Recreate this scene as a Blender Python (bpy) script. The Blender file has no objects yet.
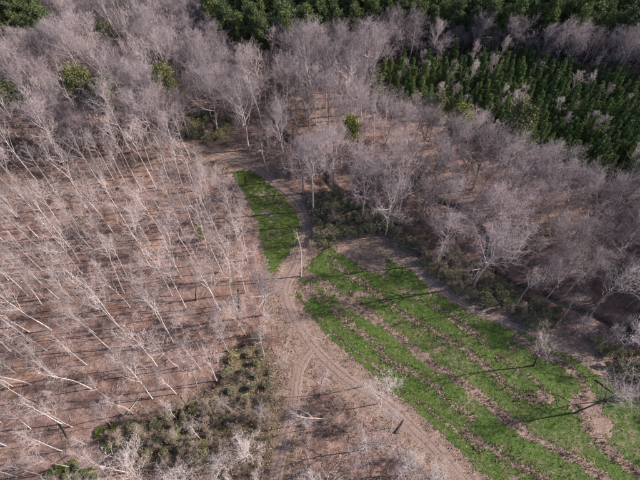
import bpy, math, random, time
T0 = time.time()
import numpy as np
from mathutils import Vector, Matrix, Euler
R = math.radians
random.seed(7); rng = np.random.default_rng(7)
scene = bpy.context.scene
COL = scene.collection

# ------------------------------------------------------------------ camera
print(round(time.time()-T0, 1), 'camera')
CAM_H, F_PX, NADIR = 100.0, 450.0, 328.3          # drone height in m, focal length in photo pixels, nadir point below centre
PITCH = math.pi/2 - math.atan(NADIR/F_PX)
cam_d = bpy.data.cameras.new('camera'); cam_d.sensor_width = 36.0
cam_d.lens = 36.0*F_PX/640.0; cam_d.clip_start = 0.5; cam_d.clip_end = 6000
cam = bpy.data.objects.new('camera', cam_d); COL.objects.link(cam)
cam.location = (0, 0, CAM_H); cam.rotation_euler = (math.pi/2 - PITCH, 0, 0)
scene.camera = cam

# ------------------------------------------------------------------ light
print(round(time.time()-T0, 1), 'light')
SUN_EL, SUN_AZ = R(31), math.atan2(0.990, 0.136)   # azimuth clockwise from +Y
w = bpy.data.worlds.new('World'); scene.world = w; w.use_nodes = True
wn = w.node_tree.nodes; wl = w.node_tree.links
sky = wn.new('ShaderNodeTexSky'); sky.sky_type = 'NISHITA'; sky.sun_disc = False
sky.sun_elevation = SUN_EL; sky.sun_rotation = SUN_AZ
sky.air_density = 1.0; sky.dust_density = 2.0; sky.ozone_density = 2.0
wl.new(sky.outputs[0], wn['Background'].inputs[0]); wn['Background'].inputs[1].default_value = 0.095
sd = bpy.data.lights.new('sun', 'SUN'); sd.energy = 5.0; sd.angle = R(0.6); sd.color = (1.0, 0.90, 0.82)
sun = bpy.data.objects.new('sun', sd); COL.objects.link(sun)
tosun = Vector((math.sin(SUN_AZ)*math.cos(SUN_EL), math.cos(SUN_AZ)*math.cos(SUN_EL), math.sin(SUN_EL)))
sun.rotation_euler = tosun.to_track_quat('Z', 'Y').to_euler(); sun.location = (60, 60, 120)
vs = scene.view_settings
vs.view_transform = 'Standard'; vs.look = 'None'; vs.gamma = 1.0; vs.exposure = 0.95
scene.cycles.max_bounces = 5; scene.cycles.diffuse_bounces = 3; scene.cycles.transparent_max_bounces = 4

# ------------------------------------------------------------------ photo pixel <-> place
print(round(time.time()-T0, 1), 'photo pixel <-> place')
CP, SP = math.cos(PITCH), math.sin(PITCH)
def at(px, py, z=0.0):
    u = (px-320)/F_PX; v = (py-240)/F_PX
    d = (u, CP - v*SP, -SP - v*CP); t = (CAM_H - z)/-d[2]
    return (d[0]*t, d[1]*t)
def pix(x, y, z):
    dx, dy, dz = x, y, z-CAM_H
    depth = dy*CP - dz*SP; up = dy*SP + dz*CP
    return 320 + F_PX*dx/depth, 240 - F_PX*up/depth
def P(lst, z=0.0): return np.array([at(a, b, z) for a, b in lst])

# ------------------------------------------------------------------ noise and shapes on the ground plane
print(round(time.time()-T0, 1), 'noise and shapes on the ground')
def _hash(ix, iy, s):
    h = (ix.astype(np.int64)*374761393 + iy.astype(np.int64)*668265263 + s*982451653) & 0x7fffffff
    h = ((h ^ (h >> 13))*1274126177) & 0x7fffffff
    return ((h ^ (h >> 16)) & 0xffff)/65535.0
def vnoise(x, y, sc, s=0):
    x = np.asarray(x, float)/sc; y = np.asarray(y, float)/sc
    ix = np.floor(x); iy = np.floor(y); fx = x-ix; fy = y-iy
    fx = fx*fx*(3-2*fx); fy = fy*fy*(3-2*fy)
    a = _hash(ix, iy, s); b = _hash(ix+1, iy, s); c = _hash(ix, iy+1, s); d = _hash(ix+1, iy+1, s)
    return (a*(1-fx)+b*fx)*(1-fy) + (c*(1-fx)+d*fx)*fy
def fbm(x, y, sc, s=0): return (vnoise(x, y, sc, s) + 0.5*vnoise(x, y, sc/2, s+1) + 0.25*vnoise(x, y, sc/4, s+2))/1.75
def inpoly(x, y, poly):
    x = np.asarray(x, float); y = np.asarray(y, float); r = np.zeros(x.shape, bool); n = len(poly)
    for i in range(n):
        x0, y0 = poly[i]; x1, y1 = poly[(i+1) % n]
        if y0 == y1: continue
        r ^= ((y0 > y) != (y1 > y)) & (x < (x1-x0)*(y-y0)/(y1-y0)+x0)
    return r
def dline(x, y, pl, closed=False):
    x = np.asarray(x, float); y = np.asarray(y, float); best = np.full(x.shape, 1e9)
    n = len(pl)
    for i in range(n if closed else n-1):
        ax, ay = pl[i]; bx, by = pl[(i+1) % n]; dx, dy = bx-ax, by-ay
        t = np.clip(((x-ax)*dx+(y-ay)*dy)/(dx*dx+dy*dy+1e-9), 0, 1)
        best = np.minimum(best, np.hypot(x-ax-t*dx, y-ay-t*dy))
    return best
def sdpoly(x, y, poly):      # positive inside
    d = dline(x, y, poly, True); return np.where(inpoly(x, y, poly), d, -d)
def sstep(a, b, x): t = np.clip((x-a)/(b-a), 0, 1); return t*t*(3-2*t)
def resample(pl, step):
    pl = np.asarray(pl, float); n = len(pl); out = []
    for i in range(n-1):      # Catmull-Rom
        p0 = pl[max(i-1, 0)]; p1 = pl[i]; p2 = pl[i+1]; p3 = pl[min(i+2, n-1)]
        k = max(2, int(np.hypot(*(p2-p1))/step))
        for j in range(k):
            t = j/k
            out.append(0.5*((2*p1)+(-p0+p2)*t+(2*p0-5*p1+4*p2-p3)*t*t+(-p0+3*p1-3*p2+p3)*t**3))
    out.append(pl[-1]); return np.array(out)

PLOT_A = P([(230,171),(250,170),(268,183),(285,193),(297,205),(301,222),(300,240),(292,250),(282,262),(270,277),(265,268),(262,245),(255,225),(250,205),(240,190)])
PLOT_B = P([(294,293),(308,314),(331,340),(365,370),(399,396),(438,432),(489,479),(510,500),(700,500),(700,440),(640,402),(587,366),(542,340),(514,330),(472,315),(430,287),(412,270),(395,262),(360,240),(326,246),(311,260),(300,272)])
BARE = P([(330,242),(345,236),(375,232),(401,250),(414,268),(403,268),(386,257),(386,277),(373,273),(353,262),(336,251)])
TRACK1 = P([(186,143),(205,150),(232,158),(258,168),(275,183),(290,197),(301,212),(304,230),(300,250),(294,268),(286,284),(286,298),(296,322),(315,350),(345,378),(388,406),(425,440),(458,475),(480,500)])
TRACK2 = P([(313,347),(302,362),(297,380),(294,408),(286,440),(276,478),(272,500)])
TRACK3 = P([(395,246),(412,262),(430,280),(472,309),(514,324),(542,334),(587,359),(610,371),(640,391),(690,425)])
WEED1 = P([(308,283),(317,295),(333,309),(347,323),(373,342),(390,362),(413,373),(435,387),(447,401),(472,418)])
WEED1B = P([(468,435),(497,453),(516,466),(544,477),(570,490)])
PATH2 = P([(302,272),(336,289),(364,312),(392,331),(415,350),(432,365),(461,382),(489,403),(508,421),(530,438),(553,448),(587,466),(620,490)])
WEED3 = P([(333,261),(347,275),(367,286),(392,306),(412,320),(437,334),(451,341),(472,356),(500,381),(514,396),(544,402)])
THIN4 = P([(436,308),(458,319),(483,339)])
THIN6 = P([(300,300),(330,330),(365,358),(400,388),(440,418),(480,452)])
THIN7 = P([(350,292),(380,318),(410,345),(445,370),(480,395),(520,430)])
THIN8 = P([(400,290),(430,305),(470,335),(510,365),(560,400)])
PATH5 = P([(517,339),(542,353),(570,367),(585,389),(580,408),(592,432),(612,455),(640,475)])
CREEK = resample(P([(270,118),(288,138),(318,168),(334,186),(350,193),(363,189),(367,179),(380,173),(420,192),(455,204),(475,214),(481,228),(491,240),(486,256),(500,276),(540,292),(600,315),(660,345),(720,380)]), 2.0)
GULLY = resample(P([(240,345),(228,356),(216,381),(204,389),(193,402),(180,418)]), 1.5)
TANZONE = P([(262,282),(285,288),(296,293),(331,341),(365,371),(399,397),(440,433),(492,482),(475,500),(432,470),(372,410),(318,368),(297,420),(285,480),(270,480),(282,420),(286,370),(280,330),(262,300)])
TANTOP = P([(180,140),(232,156),(258,166),(245,172),(230,171),(205,172)])
LOWBRUSH = P([(225,345),(262,330),(282,370),(284,420),(270,482),(200,482),(120,470),(105,430),(170,405),(215,385)])

# ------------------------------------------------------------------ terrain
print(round(time.time()-T0, 1), 'terrain')
def hgt(x, y):
    x = np.asarray(x, float); y = np.asarray(y, float)
    h = 0.9*(fbm(x, y, 42, 11)-0.5) + 0.25*(vnoise(x, y, 7, 12)-0.5)
    dc = dline(x, y, CREEK); h = h - 1.5*(1-sstep(0.2, 1.7, dc + 0.9*(vnoise(x, y, 3.0, 5)-0.5))) - 0.5*(1-sstep(2, 9, dc))
    dg = dline(x, y, GULLY); h = h - 0.75*(1-sstep(0.3, 1.5, dg))
    h = h + 15*sstep(0, 42, x-(72+0.42*y))*sstep(52, 78, y)*(1-sstep(105, 150, y))     # unseen rise added beyond the right edge to lengthen shade over the woods
    return h


# ------------------------------------------------------------------ mesh helpers
print(round(time.time()-T0, 1), 'mesh helpers')
def mesh_from(name, v, f, mat, smooth=False):
    me = bpy.data.meshes.new(name)
    v = np.asarray(v, np.float32); f = np.asarray(f, np.int32); k = f.shape[1]
    me.vertices.add(len(v)); me.vertices.foreach_set('co', v.ravel())
    me.loops.add(f.size); me.loops.foreach_set('vertex_index', f.ravel())
    me.polygons.add(len(f)); me.polygons.foreach_set('loop_start', np.arange(0, f.size, k, dtype=np.int32))
    if smooth: me.polygons.foreach_set('use_smooth', np.ones(len(f), bool))
    me.materials.append(mat); me.update(calc_edges=True); return me
def vattr(me, name, arr):
    a = me.attributes.new(name, 'FLOAT', 'POINT'); a.data.foreach_set('value', np.asarray(arr, np.float32).ravel())
def link(name, data, parent=None):
    o = bpy.data.objects.new(name, data); COL.objects.link(o)
    if parent is not None: o.parent = parent
    if data is not None: HOLD.setdefault(data.name, o)
    return o
HOLD = {}
def tag(o, label=None, cat=None, group=None, kind=None):
    if label: o['label'] = label
    if cat: o['category'] = cat
    if group: o['group'] = group
    if kind: o['kind'] = kind
    return o
class Tubes:
    def __init__(s): s.v = []; s.f = []
    def add(s, pts, rad, n=3):
        pts = [Vector(p) for p in pts]; base = len(s.v); m = len(pts)
        up = Vector((0.31, 0.57, 0.76))
        for i, p in enumerate(pts):
            d = (pts[min(i+1, m-1)] - pts[max(i-1, 0)]).normalized()
            a = d.cross(up); a = a.normalized() if a.length > 1e-4 else Vector((1, 0, 0)); b = d.cross(a)
            if i == m-1: s.v.append(tuple(p)); break
            r = rad[i]
            for k in range(n):
                t = 2*math.pi*k/n; q = p + a*(math.cos(t)*r) + b*(math.sin(t)*r); s.v.append((q.x, q.y, q.z))
        for i in range(m-2):
            for k in range(n):
                k2 = (k+1) % n; p0 = base+i*n+k; p1 = base+i*n+k2; q0 = p0+n; q1 = p1+n
                s.f.append((p0, p1, q1)); s.f.append((p0, q1, q0))
        tip = base+(m-1)*n
        for k in range(n): s.f.append((base+(m-2)*n+k, base+(m-2)*n+(k+1) % n, tip))
    def mesh(s, name, mat): return mesh_from(name, s.v, s.f, mat, True)

# ------------------------------------------------------------------ materials
print(round(time.time()-T0, 1), 'materials')
def mat_new(name, rough=0.9):
    m = bpy.data.materials.new(name); m.use_nodes = True; nt = m.node_tree
    b = nt.nodes['Principled BSDF']; b.inputs['Roughness'].default_value = rough
    b.inputs['Specular IOR Level'].default_value = 0.15
    return m, nt, b
def N(nt, t, **kw):
    n = nt.nodes.new(t)
    for k, v in kw.items(): setattr(n, k, v)
    return n
def noise(nt, scale, detail=4, rough=0.6, coord=None):
    n = N(nt, 'ShaderNodeTexNoise'); n.inputs['Scale'].default_value = scale; n.inputs['Detail'].default_value = detail
    n.inputs['Roughness'].default_value = rough
    if coord is not None: nt.links.new(coord, n.inputs['Vector'])
    return n.outputs['Fac']
def ramp(nt, fac, stops):
    r = N(nt, 'ShaderNodeValToRGB'); e = r.color_ramp.elements
    while len(e) < len(stops): e.new(0.5)
    for i, (p, c) in enumerate(stops): e[i].position = p; e[i].color = (*c, 1)
    nt.links.new(fac, r.inputs[0]); return r.outputs[0]
def mixc(nt, fac, a, b, mode='MIX'):
    m = N(nt, 'ShaderNodeMix', data_type='RGBA', blend_type=mode)
    for sock, v in ((m.inputs[0], fac), (m.inputs[6], a), (m.inputs[7], b)):
        if hasattr(v, 'links'): nt.links.new(v, sock)
        elif isinstance(v, (int, float)): sock.default_value = v
        else: sock.default_value = (*v, 1)
    return m.outputs[2]
def maths(nt, op, a, b=None, clamp=False):
    m = N(nt, 'ShaderNodeMath', operation=op, use_clamp=clamp)
    for i, v in enumerate((a, b)):
        if v is None: continue
        if hasattr(v, 'links'): nt.links.new(v, m.inputs[i])
        else: m.inputs[i].default_value = v
    return m.outputs[0]
def attr(nt, name): a = N(nt, 'ShaderNodeAttribute', attribute_name=name); return a.outputs['Fac']
def objco(nt): return N(nt, 'ShaderNodeTexCoord').outputs['Object']
def bump(nt, b, h, strength, dist):
    n = N(nt, 'ShaderNodeBump'); n.inputs['Strength'].default_value = strength; n.inputs['Distance'].default_value = dist
    nt.links.new(h, n.inputs['Height']); nt.links.new(n.outputs[0], b.inputs['Normal'])

def ground_mat():
    m, nt, b = mat_new('leaf_litter'); co = objco(nt)
    n_big = noise(nt, 0.06, 5, 0.62, co); n_mid = noise(nt, 0.55, 6, 0.7, co); n_fine = noise(nt, 3.2, 5, 0.75, co); n_leaf = noise(nt, 9.0, 3, 0.7, co)
    litter = ramp(nt, n_mid, [(0.28, (0.095, 0.062, 0.056)), (0.45, (0.200, 0.132, 0.116)), (0.60, (0.295, 0.207, 0.183)), (0.78, (0.43, 0.33, 0.295))])
    litter = mixc(nt, maths(nt, 'MULTIPLY', ramp(nt, n_big, [(0.46, (0, 0, 0)), (0.64, (1, 1, 1))]), 0.5), litter, (0.19, 0.125, 0.105))
    rust = ramp(nt, noise(nt, 0.13, 4, 0.7, co), [(0.50, (0, 0, 0)), (0.68, (1, 1, 1))])
    litter = mixc(nt, maths(nt, 'MULTIPLY', rust, 0.55), litter, (0.27, 0.130, 0.085))
    tan = ramp(nt, n_fine, [(0.28, (0.12, 0.082, 0.068)), (0.5, (0.245, 0.175, 0.145)), (0.72, (0.37, 0.28, 0.235))])
    tw = maths(nt, 'ADD', attr(nt, 'tan'), maths(nt, 'MULTIPLY', maths(nt, 'SUBTRACT', n_mid, 0.5), 0.9))
    c = mixc(nt, ramp(nt, tw, [(0.30, (0, 0, 0)), (0.62, (1, 1, 1))]), litter, tan)
    weed = ramp(nt, n_mid, [(0.35, (0.055, 0.048, 0.030)), (0.55, (0.115, 0.10, 0.055)), (0.75, (0.19, 0.165, 0.10))])
    ww = maths(nt, 'ADD', attr(nt, 'weed'), maths(nt, 'MULTIPLY', maths(nt, 'SUBTRACT', n_fine, 0.5), 1.1))
    c = mixc(nt, ramp(nt, ww, [(0.35, (0, 0, 0)), (0.75, (1, 1, 1))]), c, weed)
    c = mixc(nt, attr(nt, 'damp'), c, (0.028, 0.021, 0.020))
    drift = ramp(nt, noise(nt, 0.28, 6, 0.75, co), [(0.33, (0.48, 0.47, 0.48)), (0.5, (1, 1, 1)), (0.66, (1.36, 1.35, 1.33))]); c = mixc(nt, 1.0, c, drift, 'MULTIPLY')
    spk = ramp(nt, n_leaf, [(0.34, (0.40, 0.40, 0.42)), (0.5, (1, 1, 1)), (0.66, (1.6, 1.55, 1.5))])
    c = mixc(nt, 0.9, c, spk, 'MULTIPLY')
    nt.links.new(c, b.inputs['Base Color'])
    h = maths(nt, 'ADD', maths(nt, 'MULTIPLY', n_fine, 0.7), maths(nt, 'MULTIPLY', n_leaf, 0.3))
    bump(nt, b, h, 1.0, 0.5); return m
def bark_mat(name, dark, mid, light, sc=1.4):
    m, nt, b = mat_new(name, 0.85); co = objco(nt)
    n = noise(nt, sc, 4, 0.65, co)
    oi = N(nt, 'ShaderNodeObjectInfo').outputs['Random']
    c = ramp(nt, n, [(0.25, dark), (0.5, mid), (0.75, light)])
    c = mixc(nt, 1.0, c, ramp(nt, oi, [(0.0, (0.62, 0.60, 0.60)), (0.5, (0.92, 0.90, 0.88)), (1.0, (1.18, 1.14, 1.10))]), 'MULTIPLY')
    nt.links.new(c, b.inputs['Base Color']); return m
def leaf_mat(name, stops, sc=1.1, rough=0.6, trans=0.0):
    m, nt, b = mat_new(name, rough); co = objco(nt)
    n = noise(nt, sc, 5, 0.7, co); oi = N(nt, 'ShaderNodeObjectInfo').outputs['Random']
    c = ramp(nt, n, stops)
    c = mixc(nt, 1.0, c, ramp(nt, oi, [(0.0, (0.70, 0.74, 0.78)), (0.5, (0.95, 0.97, 0.9)), (1.0, (1.30, 1.22, 0.95))]), 'MULTIPLY')
    nt.links.new(c, b.inputs['Base Color'])
    return m
M_GROUND = ground_mat()
M_TRUNK = bark_mat('pale_bark', (0.26, 0.225, 0.225), (0.46, 0.41, 0.405), (0.60, 0.545, 0.54))
M_TWIG = bark_mat('twig_bark', (0.27, 0.225, 0.228), (0.385, 0.33, 0.335), (0.50, 0.44, 0.445), 0.35)
M_TWIGB = bark_mat('mauve_twig_bark', (0.20, 0.168, 0.185), (0.295, 0.253, 0.276), (0.405, 0.355, 0.38), 0.35)
M_TRUNKB = bark_mat('grey_bark', (0.20, 0.17, 0.168), (0.35, 0.31, 0.305), (0.52, 0.47, 0.465))
M_WHITE = bark_mat('white_bark', (0.34, 0.30, 0.305), (0.48, 0.43, 0.435), (0.62, 0.57, 0.57))
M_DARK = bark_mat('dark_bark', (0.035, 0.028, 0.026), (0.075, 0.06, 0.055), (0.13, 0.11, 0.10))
M_SNAG = bark_mat('dead_wood', (0.22, 0.195, 0.175), (0.36, 0.325, 0.30), (0.50, 0.455, 0.42))
M_PBARK = bark_mat('pine_bark', (0.07, 0.045, 0.035), (0.13, 0.085, 0.065), (0.20, 0.14, 0.11))
M_PINE = leaf_mat('pine_needles', [(0.3, (0.065, 0.088, 0.040)), (0.55, (0.120, 0.150, 0.064)), (0.78, (0.185, 0.205, 0.098))], 0.9)
M_YPINE = leaf_mat('young_pine_needles', [(0.3, (0.052, 0.088, 0.036)), (0.55, (0.110, 0.158, 0.060)), (0.78, (0.20, 0.24, 0.090))], 0.9)
M_YELP = leaf_mat('yellow_green_needles', [(0.3, (0.085, 0.098, 0.03)), (0.55, (0.155, 0.168, 0.055)), (0.78, (0.22, 0.225, 0.09))], 0.9)
M_OLIVEP = leaf_mat('olive_needles', [(0.3, (0.060, 0.070, 0.036)), (0.55, (0.110, 0.120, 0.062)), (0.78, (0.170, 0.172, 0.092))], 0.9)
M_PALEP = leaf_mat('faded_needles', [(0.3, (0.13, 0.12, 0.06)), (0.55, (0.22, 0.20, 0.10)), (0.78, (0.30, 0.27, 0.16))], 0.9)
M_SHRUB = leaf_mat('olive_leaves', [(0.3, (0.13, 0.122, 0.075)), (0.5, (0.23, 0.222, 0.145)), (0.75, (0.36, 0.355, 0.26))], 0.8)
M_SHRUBG = leaf_mat('fresh_green_leaves', [(0.3, (0.06, 0.085, 0.018)), (0.55, (0.13, 0.17, 0.035)), (0.78, (0.22, 0.26, 0.07))], 0.8)
M_COPPER = leaf_mat('copper_leaves', [(0.3, (0.13, 0.055, 0.030)), (0.55, (0.24, 0.105, 0.060)), (0.78, (0.34, 0.17, 0.10))], 0.8)
M_BRUSH = bark_mat('brush_twigs', (0.19, 0.145, 0.13), (0.29, 0.23, 0.205), (0.40, 0.335, 0.30), 0.6)

def grass_mat():
    m, nt, b = mat_new('green_grass', 0.7); co = objco(nt)
    n1 = noise(nt, 0.16, 5, 0.65, co); n2 = noise(nt, 1.6, 5, 0.7, co); n3 = noise(nt, 7, 3, 0.6, co)
    c = ramp(nt, n2, [(0.28, (0.027, 0.046, 0.009)), (0.5, (0.052, 0.092, 0.015)), (0.72, (0.088, 0.142, 0.026))])
    c = mixc(nt, maths(nt, 'MULTIPLY', ramp(nt, n1, [(0.45, (0, 0, 0)), (0.68, (1, 1, 1))]), 0.55), c, (0.105, 0.118, 0.038))
    c = mixc(nt, 0.6, c, ramp(nt, n3, [(0.32, (0.5, 0.5, 0.5)), (0.5, (1, 1, 1)), (0.7, (1.45, 1.4, 1.3))]), 'MULTIPLY')
    thin = maths(nt, 'MULTIPLY', noise(nt, 0.85, 7, 0.75, co), maths(nt, 'ADD', noise(nt, 0.11, 3, 0.6, co), 0.5))
    c = mixc(nt, ramp(nt, thin, [(0.53, (0, 0, 0)), (0.66, (0.8, 0.8, 0.8))]), c, (0.20, 0.150, 0.105))
    nt.links.new(c, b.inputs['Base Color']); bump(nt, b, maths(nt, 'ADD', n2, n3), 0.7, 0.15); return m
M_GRASS = grass_mat()
def island_mat(name, stops, rough=0.85):
    m, nt, b = mat_new(name, rough); g = N(nt, 'ShaderNodeAttribute', attribute_name='tone').outputs['Fac']
    nt.links.new(ramp(nt, g, stops), b.inputs['Base Color']); return m
M_DRY = island_mat('dry_grass_blades', [(0.0, (0.16, 0.105, 0.075)), (0.5, (0.31, 0.225, 0.165)), (1.0, (0.47, 0.37, 0.28))])
M_WEED = island_mat('dead_weed_stalks', [(0.0, (0.12, 0.078, 0.060)), (0.5, (0.245, 0.168, 0.130)), (1.0, (0.40, 0.31, 0.25))])
M_GWEED = island_mat('green_weed_leaves', [(0.0, (0.075, 0.075, 0.02)), (0.5, (0.15, 0.155, 0.035)), (1.0, (0.27, 0.25, 0.06))])
M_STICK = island_mat('stick_bark', [(0.0, (0.11, 0.085, 0.075)), (0.5, (0.25, 0.20, 0.18)), (1.0, (0.46, 0.40, 0.36))])
def track_mat():
    m, nt, b = mat_new('bare_dirt', 0.95); co = objco(nt); ac = attr(nt, 'across')
    n = noise(nt, 0.8, 6, 0.7, co); n2 = noise(nt, 4, 4, 0.7, co)
    c = ramp(nt, n2, [(0.28, (0.13, 0.092, 0.080)), (0.5, (0.23, 0.165, 0.142)), (0.72, (0.33, 0.25, 0.215))])
    rut = maths(nt, 'ABSOLUTE', maths(nt, 'SUBTRACT', maths(nt, 'ABSOLUTE', ac), 0.42))
    rf = ramp(nt, maths(nt, 'ADD', rut, maths(nt, 'MULTIPLY', maths(nt, 'SUBTRACT', n, 0.5), 0.5)), [(0.03, (1, 1, 1)), (0.15, (0, 0, 0))])
    brk = ramp(nt, noise(nt, 0.16, 3, 0.6, co), [(0.35, (0.35, 0.35, 0.35)), (0.60, (0.95, 0.95, 0.95))])
    c = mixc(nt, maths(nt, 'MULTIPLY', rf, brk), c, (0.125, 0.095, 0.086))
    c = mixc(nt, ramp(nt, n, [(0.55, (0, 0, 0)), (0.72, (0.7, 0.7, 0.7))]), c, (0.20, 0.165, 0.11))
    nt.links.new(c, b.inputs['Base Color']); bump(nt, b, n2, 0.7, 0.2); return m
M_TRACK = track_mat()
m_w, nt_w, b_w = mat_new('creek_water', 0.12); b_w.inputs['Base Color'].default_value = (0.022, 0.020, 0.018, 1); b_w.inputs['Specular IOR Level'].default_value = 0.5
bump(nt_w, b_w, noise(nt_w, 1.5, 3, 0.6, objco(nt_w)), 0.15, 0.1); M_WATER = m_w

# ------------------------------------------------------------------ ground sheet
print(round(time.time()-T0, 1), 'ground sheet')
def axis(a, b, step, far):
    core = list(np.arange(a, b+step/2, step)); lo = []; hi = []; s = step; p = a
    while p > far[0]: s *= 1.35; p -= s; lo.append(p)
    s = step; p = core[-1]
    while p < far[1]: s *= 1.35; p += s; hi.append(p)
    return np.array(lo[::-1]+core+hi)
gx = axis(-150, 150, 0.62, (-2500, 2500)); gy = axis(0, 215, 0.62, (-2500, 2500))
X, Y = np.meshgrid(gx, gy); nx, ny = len(gx), len(gy)
xf, yf = X.ravel(), Y.ravel(); Z = hgt(xf, yf)
ii = np.arange((ny-1)*(nx-1)); r_, c_ = ii//(nx-1), ii % (nx-1); a_ = r_*nx+c_
me = mesh_from('ground', np.stack([xf, yf, Z], 1), np.stack([a_, a_+1, a_+1+nx, a_+nx], 1), M_GROUND, True)
ZG = Z.reshape(ny, nx)
def hz(x, y):       # height of the finished ground sheet
    i = min(max(int(np.searchsorted(gx, x))-1, 0), nx-2); j = min(max(int(np.searchsorted(gy, y))-1, 0), ny-2)
    u = (x-gx[i])/(gx[i+1]-gx[i]); v = (y-gy[j])/(gy[j+1]-gy[j])
    return float((ZG[j, i]*(1-u)+ZG[j, i+1]*u)*(1-v)+(ZG[j+1, i]*(1-u)+ZG[j+1, i+1]*u)*v)
tan = np.zeros(len(xf))
for poly, soft in ((TANZONE, 3.0), (TANTOP, 3.0), (BARE, 2.0), (PLOT_A, 2.5), (PLOT_B, 2.5)):
    tan = np.maximum(tan, 0.85*sstep(-soft, soft*0.6, sdpoly(xf, yf, poly)))
for pl, wd in ((TRACK1, 4.0), (TRACK2, 3.5), (TRACK3, 2.6)): tan = np.maximum(tan, 0.8*(1-sstep(wd*0.6, wd*1.5, dline(xf, yf, pl))))
weed = 0.75*sstep(-6, 5, sdpoly(xf, yf, LOWBRUSH))
dcr = dline(xf, yf, CREEK); dgu = dline(xf, yf, GULLY)
damp = np.maximum(0.75*(1-sstep(0.3, 1.4, dcr)), 0.75*(1-sstep(0.3, 1.3, dgu)))
vattr(me, 'tan', tan); vattr(me, 'weed', weed); vattr(me, 'damp', damp)
tag(link('ground', me), kind='structure')

def strip(name, pl, half, mat, lift, prof=None, seed=0):
    pts = resample(pl, 0.8); n = len(pts); k = 9; V = []; A = []
    d = np.gradient(pts, axis=0); d /= np.linalg.norm(d, axis=1)[:, None]; nr = np.stack([-d[:, 1], d[:, 0]], 1)
    for i in range(n):
        wl_ = half*(0.8+0.5*float(vnoise(i*0.8, 0, 4, seed))+0.35*(float(vnoise(i*0.8, 0, 1.3, seed+7))-0.5)); wr_ = half*(0.8+0.5*float(vnoise(i*0.8, 50, 4, seed+1))+0.35*(float(vnoise(i*0.8, 9, 1.3, seed+5))-0.5))
        for j in range(k):
            t = -1+2*j/(k-1); q = pts[i]+nr[i]*t*(wl_ if t < 0 else wr_); V.append((q[0], q[1])); A.append(t*(wl_ if t < 0 else wr_)/half)
    V = np.array(V); z = hgt(V[:, 0], V[:, 1])
    tt = np.tile(np.linspace(-1, 1, k), n); z += lift + (0.05*np.exp(-((np.abs(tt)-0.0)/0.25)**2) if prof else 0)
    z[np.abs(tt) > 0.99] -= 0.07
    F = [(i*k+j, i*k+j+1, (i+1)*k+j+1, (i+1)*k+j) for i in range(n-1) for j in range(k-1)]
    me = mesh_from(name, np.column_stack([V, z]), F, mat, True); vattr(me, 'across', A); return link(name, me)
tag(strip('dirt_track', TRACK1, 1.6, M_TRACK, 0.055, True, 1), kind='structure')
tag(strip('dirt_track', TRACK2, 1.25, M_TRACK, 0.075, True, 21), kind='structure')
tag(strip('path', TRACK3, 1.2, M_TRACK, 0.05, False, 31), kind='structure')
# creek water follows the bed
cw = []; F = []
dcd = np.gradient(CREEK, axis=0); dcd /= np.linalg.norm(dcd, axis=1)[:, None]
for i, (x, y) in enumerate(CREEK):
    z = hz(x, y)+0.25
    for s in (-1, 1): cw.append((x-dcd[i, 1]*s*0.6, y+dcd[i, 0]*s*0.6, z))
F = [(2*i, 2*i+1, 2*i+3, 2*i+2) for i in range(len(CREEK)-1)]
tag(link('creek_water', mesh_from('creek_water', cw, F, M_WATER, True)), kind='structure')

# ------------------------------------------------------------------ grass plots (sheet of sods + blades, one uncountable mass each)
print(round(time.time()-T0, 1), 'grass plots (sheet of sods + b')
def bare_amount(x, y):
    nz = 0.6*(fbm(x, y, 1.8, 40)-0.5)+0.75*(fbm(x, y, 0.7, 42)-0.5); n2 = fbm(x, y, 5, 44)-0.5; b = np.full(np.shape(x), -9.0)
    for pl, hw, rag in ((WEED1, .35, 2.2), (WEED1B, .65, 2.4), (PATH2, .95, 1.4), (WEED3, .45, 2.4), (THIN4, .2, 1.6), (THIN6, -.05, 1.8), (THIN7, .0, 1.8), (THIN8, .0, 1.8), (PATH5, 1.1, 1.8), (TRACK3, 1.1, 1.0)):
        b = np.maximum(b, hw*(0.9+1.6*n2) - dline(x, y, pl) + rag*nz)
    b = np.maximum(b, sdpoly(x, y, BARE)+1.5*nz)
    for (cx, cy, r) in SPOTS: b = np.maximum(b, r - np.hypot(x-cx, y-cy) + 5.0*nz + 3*n2)
    b = np.maximum(b, (fbm(x, y, 7, 47)-0.80)*14 + 3*nz - 0.2)
    return b
SPOTS = [(*at(a, b), r) for a, b, r in ((268,213,1.9),(276,207,1.2),(295,252,1.5),(262,262,1.0),(545,397,1.6),(508,345,.9),(583,405,3.0),(597,425,2.2),(440,405,.8))]
SPOTS += [(*at(258+random.uniform(-6, 24), 195+random.uniform(-10, 60)), random.uniform(0.3, 0.9)) for _ in range(16)]
def in_grass(x, y, poly): return (sdpoly(x, y, poly) + 1.8*(fbm(x, y, 2.6, 60)-0.5) + 1.6*(fbm(x, y, .7, 62)-0.5) > 0) & (bare_amount(x, y) < 0)
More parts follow.
